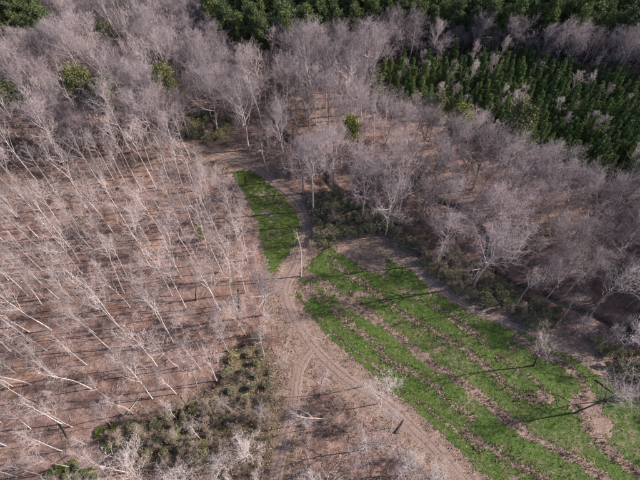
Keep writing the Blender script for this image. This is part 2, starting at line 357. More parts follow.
def tufts(xs, ys, rad, hgts, nb, tonef, splay=0.7, wid=0.12):
    """nb leaning blades at each point, one triangle each"""
    n = len(xs); k = n*nb; x = np.repeat(xs, nb); y = np.repeat(ys, nb); rr = np.repeat(rad, nb); hh = np.repeat(hgts, nb)
    a = rng.uniform(0, 2*np.pi, k); q = rng.uniform(0, 1, k)**0.6*rr*0.6; bx = x+np.cos(a)*q; by = y+np.sin(a)*q
    z = hgt(xs, ys); z = np.repeat(z, nb); a2 = a+rng.normal(0, 0.5, k); L = hh*rng.uniform(0.6, 1.2, k)
    tx = bx+np.cos(a2)*L*splay*rng.uniform(0.3, 1.2, k); ty = by+np.sin(a2)*L*splay*rng.uniform(0.3, 1.2, k)
    wv = rr*wid*rng.uniform(0.7, 1.4, k); px_, py_ = -np.sin(a2)*wv, np.cos(a2)*wv
    V = np.stack([np.stack([bx+px_, by+py_, z-0.02], 1), np.stack([bx-px_, by-py_, z-0.02], 1), np.stack([tx, ty, z+L], 1)], 1).reshape(-1, 3)
    tone = np.repeat(np.clip(np.repeat(tonef, nb)+rng.normal(0, 0.13, k), 0, 1), 3)
    return V, tone
def grass_plot(poly, label, dens):
    lo = poly.min(0); hi = poly.max(0); s = 0.27
    ax = np.arange(lo[0]-1, hi[0]+1, s); ay = np.arange(lo[1]-1, hi[1]+1, s); XX, YY = np.meshgrid(ax, ay); m, n = XX.shape
    xx = XX+rng.uniform(-.1, .1, XX.shape); yy = YY+rng.uniform(-.1, .1, XX.shape)
    g = in_grass(xx.ravel(), yy.ravel(), poly).reshape(m, n)
    jit = rng.normal(0, 0.55, XX.shape)
    soft = np.minimum(-bare_amount(xx.ravel(), yy.ravel()), sdpoly(xx.ravel(), yy.ravel(), poly)).reshape(m, n)+jit
    cell = ((g[:-1, :-1].astype(int)+g[1:, :-1]+g[:-1, 1:]+g[1:, 1:]) >= 2) & (soft[:-1, :-1] > 0)
    r, c = np.nonzero(cell); a = r*n+c; quads = np.stack([a, a+1, a+1+n, a+n], 1)
    used = np.unique(quads); mp = np.full(m*n, -1); mp[used] = np.arange(len(used))
    vx, vy = xx.ravel()[used], yy.ravel()[used]; vz = hgt(vx, vy)+0.035+0.03*rng.uniform(0, 1, len(vx))
    V1 = np.column_stack([vx, vy, vz]); q = mp[quads]; F1 = np.concatenate([q[:, [0, 1, 2]], q[:, [0, 2, 3]]])
    k = int(len(r)*s*s*dens); pick = rng.integers(0, len(r), k)
    tx = ax[c[pick]]+rng.uniform(0, s, k); ty = ay[r[pick]]+rng.uniform(0, s, k)
    ex = rng.uniform(lo[0], hi[0], k); ey = rng.uniform(lo[1], hi[1], k); es = np.minimum(-bare_amount(ex, ey), sdpoly(ex, ey, poly))
    ok = (es < 0) & (es > -1.5*rng.uniform(0, 1, k)**1.5); tx = np.concatenate([tx, ex[ok]]); ty = np.concatenate([ty, ey[ok]]); k = len(tx)     # grass thins out into the bare strips
    V2, _ = tufts(tx, ty, rng.uniform(0.18, 0.34, k), rng.uniform(0.10, 0.24, k), 3, np.full(k, .5), 0.8, 0.22)
    F2 = np.arange(len(V2)).reshape(-1, 3)+len(V1)
    o = link('grass_plot', mesh_from('grass_plot', np.concatenate([V1, V2]), np.concatenate([F1, F2]), M_GRASS)); tag(o, label, 'grass', kind='stuff')
grass_plot(PLOT_A, 'narrow green grass plot with brown patches beside the bend of the track', 11)
grass_plot(PLOT_B, 'wide green grass field with brown weed strips running down to the right', 11)

def scatter_stuff(name, mat, xs, ys, rad, hg, nb, tone, label, cat, splay=0.7, wid=0.12):
    V, t = tufts(np.asarray(xs), np.asarray(ys), np.asarray(rad), np.asarray(hg), nb, np.asarray(tone), splay, wid)
    me = mesh_from(name, V, np.arange(len(V)).reshape(-1, 3), mat); vattr(me, 'tone', t)
    return tag(link(name, me), label, cat, kind='stuff')
def near_lines(lines, n):
    xs = []; ys = []
    for pl, hw in lines:
        p = resample(pl, 0.5); L = len(p); k = int(n*hw*L)
        i = rng.integers(0, L, k); xs.append(p[i, 0]+rng.normal(0, hw*0.75, k)); ys.append(p[i, 1]+rng.normal(0, hw*0.75, k))
    return np.concatenate(xs), np.concatenate(ys)
def in_poly_pts(poly, dens, pad=0):
    lo = poly.min(0)-pad; hi = poly.max(0)+pad; k = int(np.prod(hi-lo)*dens)
    x = rng.uniform(lo[0], hi[0], k); y = rng.uniform(lo[1], hi[1], k); ok = sdpoly(x, y, poly) > -pad*rng.uniform(0, 1, k); return x[ok], y[ok]
# dead weeds in the plot's windrows
x, y = near_lines([(WEED1, 1.3), (WEED1B, 1.7), (WEED3, 1.5), (THIN4, 0.7), (THIN6, .35), (THIN7, .4), (THIN8, .4), (PATH2, 0.5), (PATH5, 0.9)], 3.2)
x2, y2 = in_poly_pts(PLOT_B, 0.5); ok = fbm(x2, y2, 3.0, 71) > 0.64; x = np.concatenate([x, x2[ok]]); y = np.concatenate([y, y2[ok]])
x2, y2 = in_poly_pts(PLOT_A, 0.9); ok = fbm(x2, y2, 3.0, 72) > 0.60; x = np.concatenate([x, x2[ok]]); y = np.concatenate([y, y2[ok]])
scatter_stuff('dead_weeds', M_WEED, x, y, rng.uniform(.25, .6, len(x)), rng.uniform(.2, .75, len(x)), 7, rng.uniform(.15, .95, len(x)), 'dead brown weeds in ragged strips across the green grass field', 'weeds')
# dry grass along the track and on the bare patches
xs, ys = [], []
for poly, dens, pad in ((TANZONE, 1.5, 4), (TANTOP, 1.2, 3), (BARE, 0.8, 1), (PLOT_A, 0.3, 3)):
    a, b = in_poly_pts(poly, dens, pad); xs.append(a); ys.append(b)
a, b = near_lines([(TRACK1, 4.5), (TRACK3, 2.0)], 0.7); xs.append(a); ys.append(b)
x = np.concatenate(xs); y = np.concatenate(ys)
t1 = dline(x, y, TRACK1); t2 = dline(x, y, TRACK2); ok = ((t1 > 1.15) | ((t1 < .3) & (rng.uniform(0, 1, len(x)) < .6))) & ((t2 > .95) | (t2 < .25)) & ~(in_grass(x, y, PLOT_A) | in_grass(x, y, PLOT_B)); x, y = x[ok], y[ok]
scatter_stuff('dry_grass', M_DRY, x, y, rng.uniform(.2, .55, len(x)), rng.uniform(.12, .5, len(x)), 6, rng.uniform(.1, 1, len(x)), 'straw coloured dry grass along the dirt track and field edges', 'dry grass')

# ------------------------------------------------------------------ bare hardwoods
print(round(time.time()-T0, 1), 'bare hardwoods')
def rvec(): return Vector((random.gauss(0, 1), random.gauss(0, 1), random.gauss(0, 1)))
def branch(p, d, L, r, seg, wig, upt):
    pts = [p.copy()]; rad = [r]; d = d.normalized(); q = p.copy()
    for i in range(seg):
        d = (d + rvec()*wig + Vector((0, 0, upt))).normalized(); q = q + d*(L/seg); pts.append(q.copy()); rad.append(r*(1-0.85*(i+1)/seg))
    return pts, rad
def along(pts, t):
    n = len(pts)-1; k = min(int(t*n), n-1); f = t*n-k; return pts[k].lerp(pts[k+1], f), (pts[k+1]-pts[k]).normalized()
def side_dir(d, ang, az):
    a = d.cross(Vector((0.2, 0.3, 0.93))); a = a.normalized() if a.length > 1e-3 else Vector((1, 0, 0)); b = d.cross(a).normalized()
    return d*math.cos(ang)+(a*math.cos(az)+b*math.sin(az))*math.sin(ang)
def hardwood(name, seed, H, base, spread, nl, n2, n3, n4, trunk_m, twig_m, ang=(30, 58), fork=False, thick=1.0):
    random.seed(seed); T = Tubes(); C = Tubes(); r0 = (0.0105*H+0.03)*thick
    top = H*random.uniform(0.80, 0.9)
    tp = [Vector((0, 0, -0.5)), Vector((0, 0, 0.25))]; q = Vector((0, 0, 0.25)); d = Vector((random.gauss(0, .03), random.gauss(0, .03), 1)); ns = 9
    for i in range(ns):
        d = (d+Vector((random.gauss(0, .045), random.gauss(0, .045), 0.05))).normalized(); q = q+d*(top/ns); tp.append(q.copy())
    tr = [r0*1.5, r0*1.12]+[r0*(1-0.80*((i+1)/ns)**1.1) for i in range(ns)]
    T.add(tp, tr, 7)
    az = random.uniform(0, 6.28); limbs = []; cz = H*(base+0.97)/2; ch = H*(1.02-base)/2
    for i in range(nl):
        t = base+(0.97-base)*((i+random.random()*0.6)/nl); az += 2.4+random.gauss(0, .35)
        p, dd = along(tp[1:], t); u = (t-base)/(1-base)
        an = R(random.uniform(*ang))*(1.15-0.55*u)
        if fork and i == 0: an *= 0.6
        sd_ = side_dir(dd, an, az); L = 0.5
        for _ in range(80):      # out to the dome of the crown
            e_ = p+sd_*L+Vector((0, 0, 0.10*L))
            if (e_.x**2+e_.y**2)/spread**2+((e_.z-cz)/ch)**2 > 1: break
            L += 0.25
        L *= random.uniform(0.78, 1.05)
        r = r0*(1-0.75*t)*random.uniform(0.55, 0.8)*(1.25 if fork and i == 0 else 1)
        lp, lr = branch(p, sd_, L, r, 6, 0.12, 0.10); T.add(lp, lr, 5); limbs.append((lp, L, r))
    limbs.append((tp[-4:], H*0.24, r0*0.3))
    for lp, L, r in limbs:
        a2 = random.uniform(0, 6.28)
        for j in range(n2):
            t = 0.22+0.78*(j+random.random())/n2; p, dd = along(lp, min(t, .99)); a2 += 2.4
            L2 = L*random.uniform(0.34, 0.56)*(1.15-0.5*t); r2 = max(0.032, r*0.5*(1.1-0.6*t))
            bp, br = branch(p, side_dir(dd, R(random.uniform(28, 55)), a2), L2, r2, 4, 0.17, 0.10); C.add(bp, br, 3)
            a3 = random.uniform(0, 6.28)
            for k in range(n3):
                t3 = 0.15+0.85*(k+random.random())/n3; p3, d3 = along(bp, min(t3, .99)); a3 += 2.4
                L3 = max(0.5, L2*random.uniform(0.36, 0.62)); cp, cr = branch(p3, side_dir(d3, R(random.uniform(28, 60)), a3), L3, 0.022, 2, 0.2, 0.08); C.add(cp, cr, 3)
                a4 = random.uniform(0, 6.28)
                for l in range(n4):
                    p4, d4 = along(cp, min(0.99, 0.15+0.85*(l+random.random())/n4)); a4 += 2.4
                    L4 = max(0.35, L3*random.uniform(0.4, 0.75)); e = p4+(side_dir(d4, R(random.uniform(25, 60)), a4)+Vector((0, 0, .12)))*L4
                    C.add([p4, e], [0.0155, 0], 3)
    random.seed(seed+9999)
    return (T.mesh(name+'_trunk', trunk_m), C.mesh(name+'_crown', twig_m))
V_SLIM = [hardwood('slim', 100+i, h, b, s, nl, 5, 4, 3, M_TRUNK, M_TWIG, (20, 56), i % 2 == 0, .56) for i, (h, b, s, nl) in enumerate([(26, .46, 5.0, 10), (24, .44, 4.4, 10), (26, .52, 5.6, 9), (23, .40, 4.6, 10), (25, .46, 6.0, 9), (24, .56, 3.8, 8), (27, .50, 4.8, 11), (22, .44, 5.0, 8)])]
V_BROAD = [hardwood('broad', 200+i, h, b, s, nl, 8, 6, 4, M_TRUNKB, M_TWIGB, (22, 70), i % 2 == 1, .95) for i, (h, b, s, nl) in enumerate([(23, .30, 7.6, 15), (25, .34, 7.0, 15), (21, .28, 7.0, 14), (24, .32, 8.2, 15), (22, .34, 6.4, 13), (26, .40, 6.6, 14)])]
V_NEAR = [hardwood('near', 250+i, h, b, s, nl, 6, 5, 4, M_WHITE, M_WHITE, (28, 76), True, .8) for i, (h, b, s, nl) in enumerate([(14, .30, 5.4, 14), (15, .36, 5.8, 13), (13, .26, 5.0, 14)])]
V_SMALL = [hardwood('small', 300+i, h, b, s, nl, 4, 5, 4, M_TRUNK, M_TWIG, (18, 46), False, 0.6) for i, (h, b, s, nl) in enumerate([(12, .35, 2.5, 9), (10, .3, 2.4, 9), (14, .4, 2.7, 9)])]
V_SNAG = [hardwood('snag', 400+i, h, b, s, nl, 2, 2, 1, M_SNAG, M_SNAG, (28, 60), True, 0.8) for i, (h, b, s, nl) in enumerate([(20, .35, 3.6, 5), (16, .4, 4.0, 4), (18, .7, 1.8, 6)])]
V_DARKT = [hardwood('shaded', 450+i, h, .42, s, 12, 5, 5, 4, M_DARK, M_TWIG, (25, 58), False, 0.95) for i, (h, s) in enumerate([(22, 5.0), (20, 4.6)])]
V_BRUSH = [hardwood('brush', 500+i, h, .08, s, 8, 4, 4, 2, M_BRUSH, M_BRUSH, (25, 60), False, 0.55) for i, (h, s) in enumerate([(4.5, 1.6), (3.2, 1.4), (5.5, 1.7)])]

def place(pair, name, x, y, sc=1.0, rz=None, lean=(0, 0), names=('trunk', 'crown'), mats=None, zs=None):
    e = link(name, None); e.location = (x, y, hz(x, y)); e.rotation_euler = (lean[0], lean[1], random.uniform(0, 6.28) if rz is None else rz)
    e.scale = (sc, sc, sc if zs is None else zs)
    for me, n in zip(pair, names): link(n, me, e)
    return e

# zones for the woods (canopy outlines are read at canopy height)
PX_PLANT = [(366,66),(420,52),(500,47),(560,57),(640,72),(720,84),(760,230),(640,186),(600,168),(560,150),(525,134),(490,110),(440,98),(400,90),(372,84)]
PX_TALL = [(205,-40),(740,-60),(740,30),(640,25),(560,22),(470,16),(400,17),(330,18),(268,30),(232,24),(205,10)]
PX_CORNER = [(-60,-30),(15,-10),(40,14),(46,30),(36,34),(14,26),(-60,16)]
PX_THICKET = [(306,204),(325,192),(350,197),(372,208),(392,226),(372,236),(345,238),(318,244),(308,236)]
PX_BELT = [(378,215),(400,222),(430,240),(470,262),(520,290),(560,312),(565,330),(540,330),(505,318),(470,302),(440,280),(410,256),(390,238)]
PLANTATION = P(PX_PLANT, 8.0); TALLPINES = P(PX_TALL, 17.0); CORNERPINES = P(PX_CORNER, 17.0)
THICKET = P(PX_THICKET); CREEKSHRUB = P(PX_BELT)
OLIVE = P([(125,430),(152,420),(185,405),(212,398),(222,415),(216,445),(195,460),(165,455),(138,450)])
SOLO = [(74,74,21,'p',1.1,'large olive pine above the left woods, upper one of a touching pair'),(100,90,19,'p',1.05,'olive pine above the left woods, lower one of a touching pair'),
 (163,77,19,'p',.95,'single olive pine rising above grey woods near the far end of the track'),(104,33,19,'p',.85,'lone dark pine high in the far grey woods at upper left'),
 (12,97,17,'p',.8,'rounded dark green pine at the left edge of the photo'),(351,128,17,'y',.85,'single round yellow-green pine crown in the grey woods above the creek bend'),
 (462,115,18,'y',.95,'bright yellow-green pine beside the grey woods near the planted stand'),(440,99,17,'f',.95,'pale yellowish fading tree crown left of a bright green pine'),
 (524,110,20,'p',1.15,'large spreading pine at the lower edge of the young pine stand'),(228,22,18,'p',.85,'pine at left end of the dark far pine row'),(238,34,17,'p',.75,'lower pine in front of the left end of the far pine row')]
clear_lines = [(TRACK1, 3.0), (TRACK2, 2.4), (TRACK3, 2.0)]
def open_ground_v(x, y):
    r = np.zeros(np.shape(x), bool)
    for pl, d in clear_lines: r |= dline(x, y, pl) < d
    for poly, d in ((PLOT_A, -1.5), (PLOT_B, -1.0), (BARE, -1.0), (TANTOP, -1)): r |= sdpoly(x, y, poly) > d
    return r
def inside_v(x, y, poly, pad=0): return sdpoly(x, y, poly) > pad
def pix_v(x, y, z):
    dz = z-CAM_H; depth = y*CP-dz*SP; up = y*SP+dz*CP
    return 320+F_PX*x/depth, 240-F_PX*up/depth
def fnum(x, y): return pix(x, y, 0)
# what the photograph shows in full behind or beside the woods: no crown may stand in front of it
OPEN_PX = [[(236,174),(268,184),(297,206),(301,240),(284,260),(268,272),(258,240)], [(300,292),(365,368),(440,432),(489,479),(700,500),(640,405),(590,370),(540,338),(430,288),(395,262),(375,234),(330,246),(311,262)],
 [(285,285),(296,292),(365,370),(440,432),(480,478),(440,480),(350,400),(320,372),(300,372),(296,480),(276,480),(290,380)], PX_PLANT, PX_TALL, PX_CORNER, PX_THICKET, PX_BELT,
 [(190,142),(232,156),(262,168),(232,172),(205,166)], [(286,190),(306,190),(306,275),(280,285),(286,262),(300,240)]]
for px_, py_, z_, k_, sc_, l_ in SOLO: OPEN_PX.append([(px_+15*math.cos(t), py_+13*math.sin(t)) for t in np.linspace(0, 6.0, 10)])
OPEN_PX = [np.array(p, float) for p in OPEN_PX]
def blocks(x, y, H, rad, lo=.45):
    """share of a tree's crown that would stand in front of what the photograph shows open"""
    c = np.zeros(np.shape(x)); n = 0
    for fz in np.linspace(lo, .97, 5):
        for sx in (-.6, 0, .6):
            px, py = pix_v(x+sx*rad, y, fz*H); hit = np.zeros(np.shape(x), bool)
            for p in OPEN_PX: hit |= inpoly(px, py, p)
            c += hit; n += 1
    return c/n

PX_CREEK = [np.array(p, float) for p in ([(316,166),(375,170),(374,196),(330,196)], [(470,212),(498,226),(500,262),(478,262)])]
def blocks_creek(x, y):
    hit = np.zeros(np.shape(x), bool)
    for z in (8, 12, 16):
        a, b = pix_v(x, y, z)
        for p in PX_CREEK: hit |= inpoly(a, b, p)
    return hit
cell = {}
def far_enough(x, y, r):
    ci, cj = int(x//8), int(y//8)
    for i in range(ci-1, ci+2):
        for j in range(cj-1, cj+2):
            for (a, b, q) in cell.get((i, j), ()):
                if (a-x)**2+(b-y)**2 < (0.5*(r+q))**2: return False
    return True
def put(x, y, r): cell.setdefault((int(x//8), int(y//8)), []).append((x, y, r))

# trees that can be picked out singly: photo pixel of the trunk's foot, kind, scale
NAMED = [
 (82,274,'slim',1.0),(84,313,'slimf',1.05),(51,330,'slimf',1.0),(28,296,'slim',1.0),(120,328,'slim',.95),(80,263,'slim',.9),
 (150,266,'slim',1.0),(146,279,'small',1.1),(187,310,'slim',.95),(196,300,'dark',.7),(165,329,'slimf',.95),(155,310,'slim',.9),(123,330,'slim',.95),
 (222,326,'small',1.1),(85,207,'slimf',1.0),(87,238,'slim',1.0),(27,195,'slim',1.0),(17,217,'slim',1.0),(56,240,'slimf',1.0),
 (128,174,'slim',1.0),(136,163,'slim',.95),(156,188,'slim',1.0),(181,230,'slim',1.0),(185,211,'slim',.9),(205,222,'slim',.95),(206,206,'slim',.9),(164,239,'slim',.95),(136,240,'slimf',.95),
 (62,424,'slimf',.75),(6,446,'slim',.75),(17,477,'slim',.7),(72,427,'slim',.7),(111,425,'small',.9),(176,418,'small',.8),(228,470,'near',.9),
 (145,484,'near',1.1),(190,492,'near',.95),(252,458,'near',.9),(264,420,'small',.9),(231,412,'small',.9),
 (366,450,'near',1.0),(404,474,'near',1.0),(378,404,'near',.85),(391,428,'small',.8),(300,484,'small',.8),(430,486,'near',.8),(318,494,'near',.8),(352,470,'small',.7),
 (173,342,'slim',.95),(216,380,'slim',.8),(157,366,'slim',.9),(146,369,'small',1.0),(176,394,'small',1.0),(129,376,'small',1.2),(228,351,'slim',.7),(264,356,'slim',.6),(91,389,'slimf',.8),(110,349,'slimf',.85),
 (247,260,'slim',.9),(240,319,'small',1.2),(223,338,'small',1.2),(237,240,'slim',.85),(222,243,'slim',.85),(213,228,'slim',.9),(232,222,'slim',.8),(243,250,'small',1.2),(226,208,'slim',.8),
 (268,173,'snag',.85),(301,276,'snag3',1.1),(295,246,'snag2',.5),(244,130,'broad',.95),(287,168,'broad',.9),(310,177,'broad',.8),(333,174,'slim',.85),(356,168,'slim',.8),
 (406,201,'dark',.95),(383,186,'slim',.8),(420,222,'broad',.8),(436,215,'slim',.9),(533,366,'dark',.75),(575,413,'dark',.85),(614,400,'near',1.0),(617,352,'near',1.0),
 (478,262,'broad',.85),(505,268,'slim',.95),(528,288,'broad',.8),(545,300,'slim',.85),(362,387,'snag3',.6)]
KINDS = {'slim': [V_SLIM[1], V_SLIM[3], V_SLIM[5], V_SLIM[7]], 'slimf': [V_SLIM[0], V_SLIM[2], V_SLIM[4], V_SLIM[6]], 'small': V_SMALL, 'broad': V_BROAD, 'near': V_NEAR, 'dark': V_DARKT, 'snag': [V_SNAG[0]], 'snag2': [V_SNAG[1]], 'snag3': [V_SNAG[2]]}
LOOK = {'slim': 'slender pale', 'slimf': 'tall fork-limbed pale', 'small': 'small thin', 'broad': 'broad-crowned grey', 'near': 'white wide-limbed', 'dark': 'dark-trunked', 'snag': 'dead', 'snag2': 'dead', 'snag3': 'dead'}
NAMED_LABEL = {
 (301,276): 'tall dead pole-like trunk standing alone where the track bends between the plots',
 (268,173): 'dead forked bare tree at the top end of the narrow grass plot',
 (295,246): 'small leaning dead tree on the right edge of the narrow grass plot',
 (533,366): 'lone bare tree rooted in the green field, casting a long thin shadow left',
 (575,413): 'dark leaning bare tree on the brown patch at the right of the field',
 (406,201): 'dark straight trunk standing in red litter just beyond the creek thicket',
 (264,356): 'lone pale tree in brown brush left of where the track splits',
 (247,260): 'pale tree with dark foot beside the lower left side of narrow grass plot',
 (216,380): 'pale straight tree standing at the head of the dark gully',
 (362,387): 'short dead pole with a tuft of twigs at the wide field\'s left edge',
 (244,130): 'wide-crowned pale tree just above the far end of the track',
 (196,300): 'dark upright trunk among pale trees left of the brown bush',
}
LANDMARKS = [((301,276),'the dead pole at the track bend'),((203,240),'the small yellow-green conifer'),((216,382),'the head of the dark gully'),((165,435),'the olive shrub clump'),
 ((135,404),'the pale fallen log'),((312,348),'the track fork'),((228,253),'the brown twiggy bushes'),((240,172),'the top of the narrow plot'),((2,240),'the middle of the left photo edge'),
 ((2,476),'the bottom left photo corner'),((92,140),'the upper left pine pair'),((190,145),'the far end of the track'),((345,218),'the track bend thicket'),((350,190),'the first creek meander'),
 ((488,242),'the creek bend in the right woods'),((636,260),'the middle of the right photo edge'),((425,440),'the lower right track'),((330,478),'the bottom edge below the track fork'),((528,296),'the copper bushes'),
 ((460,275),'the shrub belt along the field'),((351,160),'the round yellow-green pine'),((462,160),'the bright yellow-green pine'),((590,408),'the brown patch at the field\'s right'),((60,430),'the short dark log'),
 ((45,350),'the long grey log'),((100,480),'the bright bushes at the bottom edge'),((275,200),'the middle of the narrow plot'),((250,370),'the bushes left of the fork'),((2,340),'the lower left photo edge'),
 ((110,260),'the centre of the left woods'),((60,170),'the upper part of the left woods'),((160,320),'the lower half of the left woods'),((400,160),'the upper middle woods'),((560,230),'the heart of the right woods'),((540,180),'the upper right woods')]
ORD = ['closest','second closest','third closest','fourth closest','fifth closest','sixth closest','seventh closest','eighth closest','ninth closest','tenth closest','eleventh closest','twelfth closest','thirteenth closest','fourteenth closest','fifteenth closest']
LABEL_LATER = []
def relabel():
    buckets = {}
    for e, look, x, y in LABEL_LATER:
        px, py = fnum(x, y); (lx, ly), nm = min(LANDMARKS, key=lambda l: (l[0][0]-px)**2+(l[0][1]-py)**2)
        dx, dy = px-lx, py-ly; dr = ('right of' if dx > 0 else 'left of') if abs(dx) > abs(dy) else ('below' if dy > 0 else 'above')
        buckets.setdefault((nm, dr), []).append((dx*dx+dy*dy, e, look))
    for (nm, dr), lst in buckets.items():
        lst.sort(key=lambda t: t[0])
        for i, (d, e, look) in enumerate(lst): e['label'] = '%s bare tree, %s %s %s' % (look, ORD[min(i, len(ORD)-1)], dr, nm)
def add_hardwood(kind, x, y, sc, label=None, rz=None, lean=(0, 0)):
    pair = random.choice(KINDS[kind]); e = place(pair, 'dead_tree' if kind.startswith('snag') else 'hardwood_tree', x, y, sc, rz, lean)
    tag(e, label or 'x', 'tree', 'dead standing trees' if kind.startswith('snag') else 'bare hardwood trees')
    if not label: LABEL_LATER.append((e, LOOK[kind], x, y))
    return e
nhard = 0; random.seed(20)
for (px, py, kind, sc) in NAMED:
    x, y = at(px, py); lean = (random.gauss(0, .025), random.gauss(0, .025))
    if (px, py) == (575, 413): lean = (0.0, 0.12)
    add_hardwood(kind, x, y, sc, NAMED_LABEL.get((px, py)), 0.0 if (px, py) == (575, 413) else None, lean); put(x, y, 4.5); nhard += 1
x, y = at(334, 419); add_hardwood('slim', x, y, .62, 'white leaning tree fallen toward the left beside the lower track', 0.0, (0.1, -0.75)); put(x, y, 3); nhard += 1
x, y = at(376, 196); add_hardwood('snag', x, y, .75, 'dead pale tree leaning far to the right over the creek bend', 0.0, (0.1, 0.85)); put(x, y, 3); nhard += 1

random.seed(77)
for i in range(24):      # the grey row between the planted stand and the tall pines
    x, y = at(300+i*14.4+random.uniform(-5, 5), 33+(i/24)*8+random.uniform(-3, 4), 10); put(x, y, 3); add_hardwood('broad', x, y, random.uniform(.45, .66), 'broad bare grey tree in the row between the planted stand and tall pines'); nhard += 1
# the rest of the woods by dart throwing
n = 60000; y = rng.uniform(2, 236, n); x = rng.uniform(-1, 1, n)*(78+.6*y)+4; px, py = pix_v(x, y, 0)
left = (px < 262) & (py > 165); u0 = rng.uniform(0, 1, n); u1 = rng.uniform(0, 1, n)
keep = ~open_ground_v(x, y) & ~inside_v(x, y, TANZONE, -.5) & (dline(x, y, CREEK) > 1.3) & ~((blocks_creek(x, y)) & (u0 > .35))
keep &= ~(inside_v(x, y, PLANTATION, -.5) & (u0 > .018)); keep &= ~((inside_v(x, y, TALLPINES) | inside_v(x, y, CORNERPINES)) & (u0 > .12))
r = np.where(left, 2.5+3.2*fbm(x, y, 14, 33)**1.3, np.where(py < 150, 4.1, np.where(px > 430, 4.9, 4.8))); r = np.where((px > 280) & (px < 470) & (py > 380), 7.0, r)
r = np.where(inside_v(x, y, LOWBRUSH) | inside_v(x, y, THICKET) | inside_v(x, y, CREEKSHRUB), 10, r); r = np.where((px > 195) & (px < 270) & (py > 120) & (py < 160), 8, r)
small_zone = (px > 262) & (py > 330)
kind = np.where(left, np.where(u1 < .45, 'slim', np.where(u1 < .62, 'slimf', 'small')), np.where(small_zone, 'small', np.where(u1 < .62, 'broad', np.where(u1 < .74, 'slimf', np.where(u1 < .80, 'slim', 'small')))))
in_pl = inside_v(x, y, PLANTATION, -.5); kind = np.where(in_pl, 'small', kind)
sc = np.where(left, rng.uniform(.58, 1.03, n), rng.uniform(.72, 1.14, n))*np.where(py > 400, .78, 1.0)
HH = np.select([kind == 'slim', kind == 'slimf', kind == 'small'], [22, 25, 12], 22)*sc; RR = np.select([kind == 'slim', kind == 'slimf', kind == 'small'], [4.4, 5.2, 2.3], 6.6)*sc
bl = blocks(x, y, HH, RR); keep &= (bl < .17) | (in_pl & (u0 < .018))
keep &= ~((bl > .05) & left & (u0 > .6))
mx, my = pix_v(x, y, HH*.55); vis = (mx > -15) & (mx < 655) & (my > -10) & (my < 490)
dist = np.where(vis, np.sqrt(x*x+y*y+(CAM_H-10)**2), 1e6); cand = []
for i in np.nonzero(keep)[0]:
    if far_enough(x[i], y[i], r[i]): put(x[i], y[i], r[i]); cand.append((dist[i], float(x[i]), float(y[i]), str(kind[i]), float(sc[i])))
cand.sort(); nfew = max(0, 300-nhard)
for d, x, y, kind, sc in cand[:nfew]: add_hardwood(kind, x, y, sc, None, None, (random.gauss(0, .03), random.gauss(0, .03)))
rest_hard = cand[nfew:]; relabel()

# instanced mass: one object that scatters real trees' own meshes on points
def mass(name, label, cat, pairs, pts):
    """pts: (x, y, variant, scale)"""
    n = len(pts); me = bpy.data.meshes.new(name); xs = np.array([p[0] for p in pts]); ys = np.array([p[1] for p in pts])
    me.vertices.add(n); me.vertices.foreach_set('co', np.column_stack([xs, ys, hgt(xs, ys)]).astype(np.float32).ravel())
    vattr(me, 'scl', [p[3] for p in pts]); vattr(me, 'rz', rng.uniform(0, 6.28, n)); vattr(me, 'lx', rng.normal(0, .03, n))
    a = me.attributes.new('var', 'INT', 'POINT'); a.data.foreach_set('value', np.array([p[2] for p in pts], np.int32))
    o = link(name, me); tag(o, label, cat, kind='stuff')
    ng = bpy.data.node_groups.new(name, 'GeometryNodeTree')
    ng.interface.new_socket('Geometry', in_out='INPUT', socket_type='NodeSocketGeometry'); ng.interface.new_socket('Geometry', in_out='OUTPUT', socket_type='NodeSocketGeometry')
    gi = ng.nodes.new('NodeGroupInput'); go = ng.nodes.new('NodeGroupOutput'); J = ng.nodes.new('GeometryNodeJoinGeometry'); L = ng.links
    def na(nm, t='FLOAT'):
        q = ng.nodes.new('GeometryNodeInputNamedAttribute'); q.data_type = t; q.inputs[0].default_value = nm
        return [s for s in q.outputs if s.enabled][0]
    cx = ng.nodes.new('ShaderNodeCombineXYZ'); L.new(na('lx'), cx.inputs[0]); L.new(na('rz'), cx.inputs[2])
    er = ng.nodes.new('FunctionNodeEulerToRotation'); L.new(cx.outputs[0], er.inputs[0]); sc_ = na('scl'); va = na('var', 'INT')
    for k, objs in enumerate(pairs):
        cmp_ = ng.nodes.new('FunctionNodeCompare'); cmp_.data_type = 'INT'; cmp_.operation = 'EQUAL'
        ins = [s for s in cmp_.inputs if s.enabled]; L.new(va, ins[0]); ins[1].default_value = k
        for ob in objs:
            oi = ng.nodes.new('GeometryNodeObjectInfo'); oi.transform_space = 'ORIGINAL'; oi.inputs['Object'].default_value = ob; oi.inputs['As Instance'].default_value = True
            ip = ng.nodes.new('GeometryNodeInstanceOnPoints'); L.new(gi.outputs[0], ip.inputs['Points']); L.new(cmp_.outputs[0], ip.inputs['Selection'])
            L.new(oi.outputs['Geometry'], ip.inputs['Instance']); L.new(er.outputs[0], ip.inputs['Rotation']); L.new(sc_, ip.inputs['Scale']); L.new(ip.outputs[0], J.inputs[0])
    L.new(J.outputs[0], go.inputs[0]); md = o.modifiers.new('scatter', 'NODES'); md.node_group = ng; return o
def holders(pairs):     # an object already in the scene for every mesh of the variants
    return [[HOLD[me.name] for me in pair if me.name in HOLD] for pair in pairs]
variants = V_SLIM+V_BROAD+V_SMALL; idx = {id(v): i for i, v in enumerate(variants)}
H_all = holders(variants)
pts = []
for d, x, y, kind, sc in rest_hard:
    v = random.choice(KINDS[kind]); i = idx[id(v)]
    if not H_all[i]: i = next(j for j in range(len(H_all)) if H_all[j])
    pts.append((x, y, i, sc))
mass('hardwood_forest', 'far-off mass of bare grey hardwood trees filling the back of the view', 'woods', H_all, pts)
print('hardwoods: things', nhard+nfew, 'mass', len(pts))

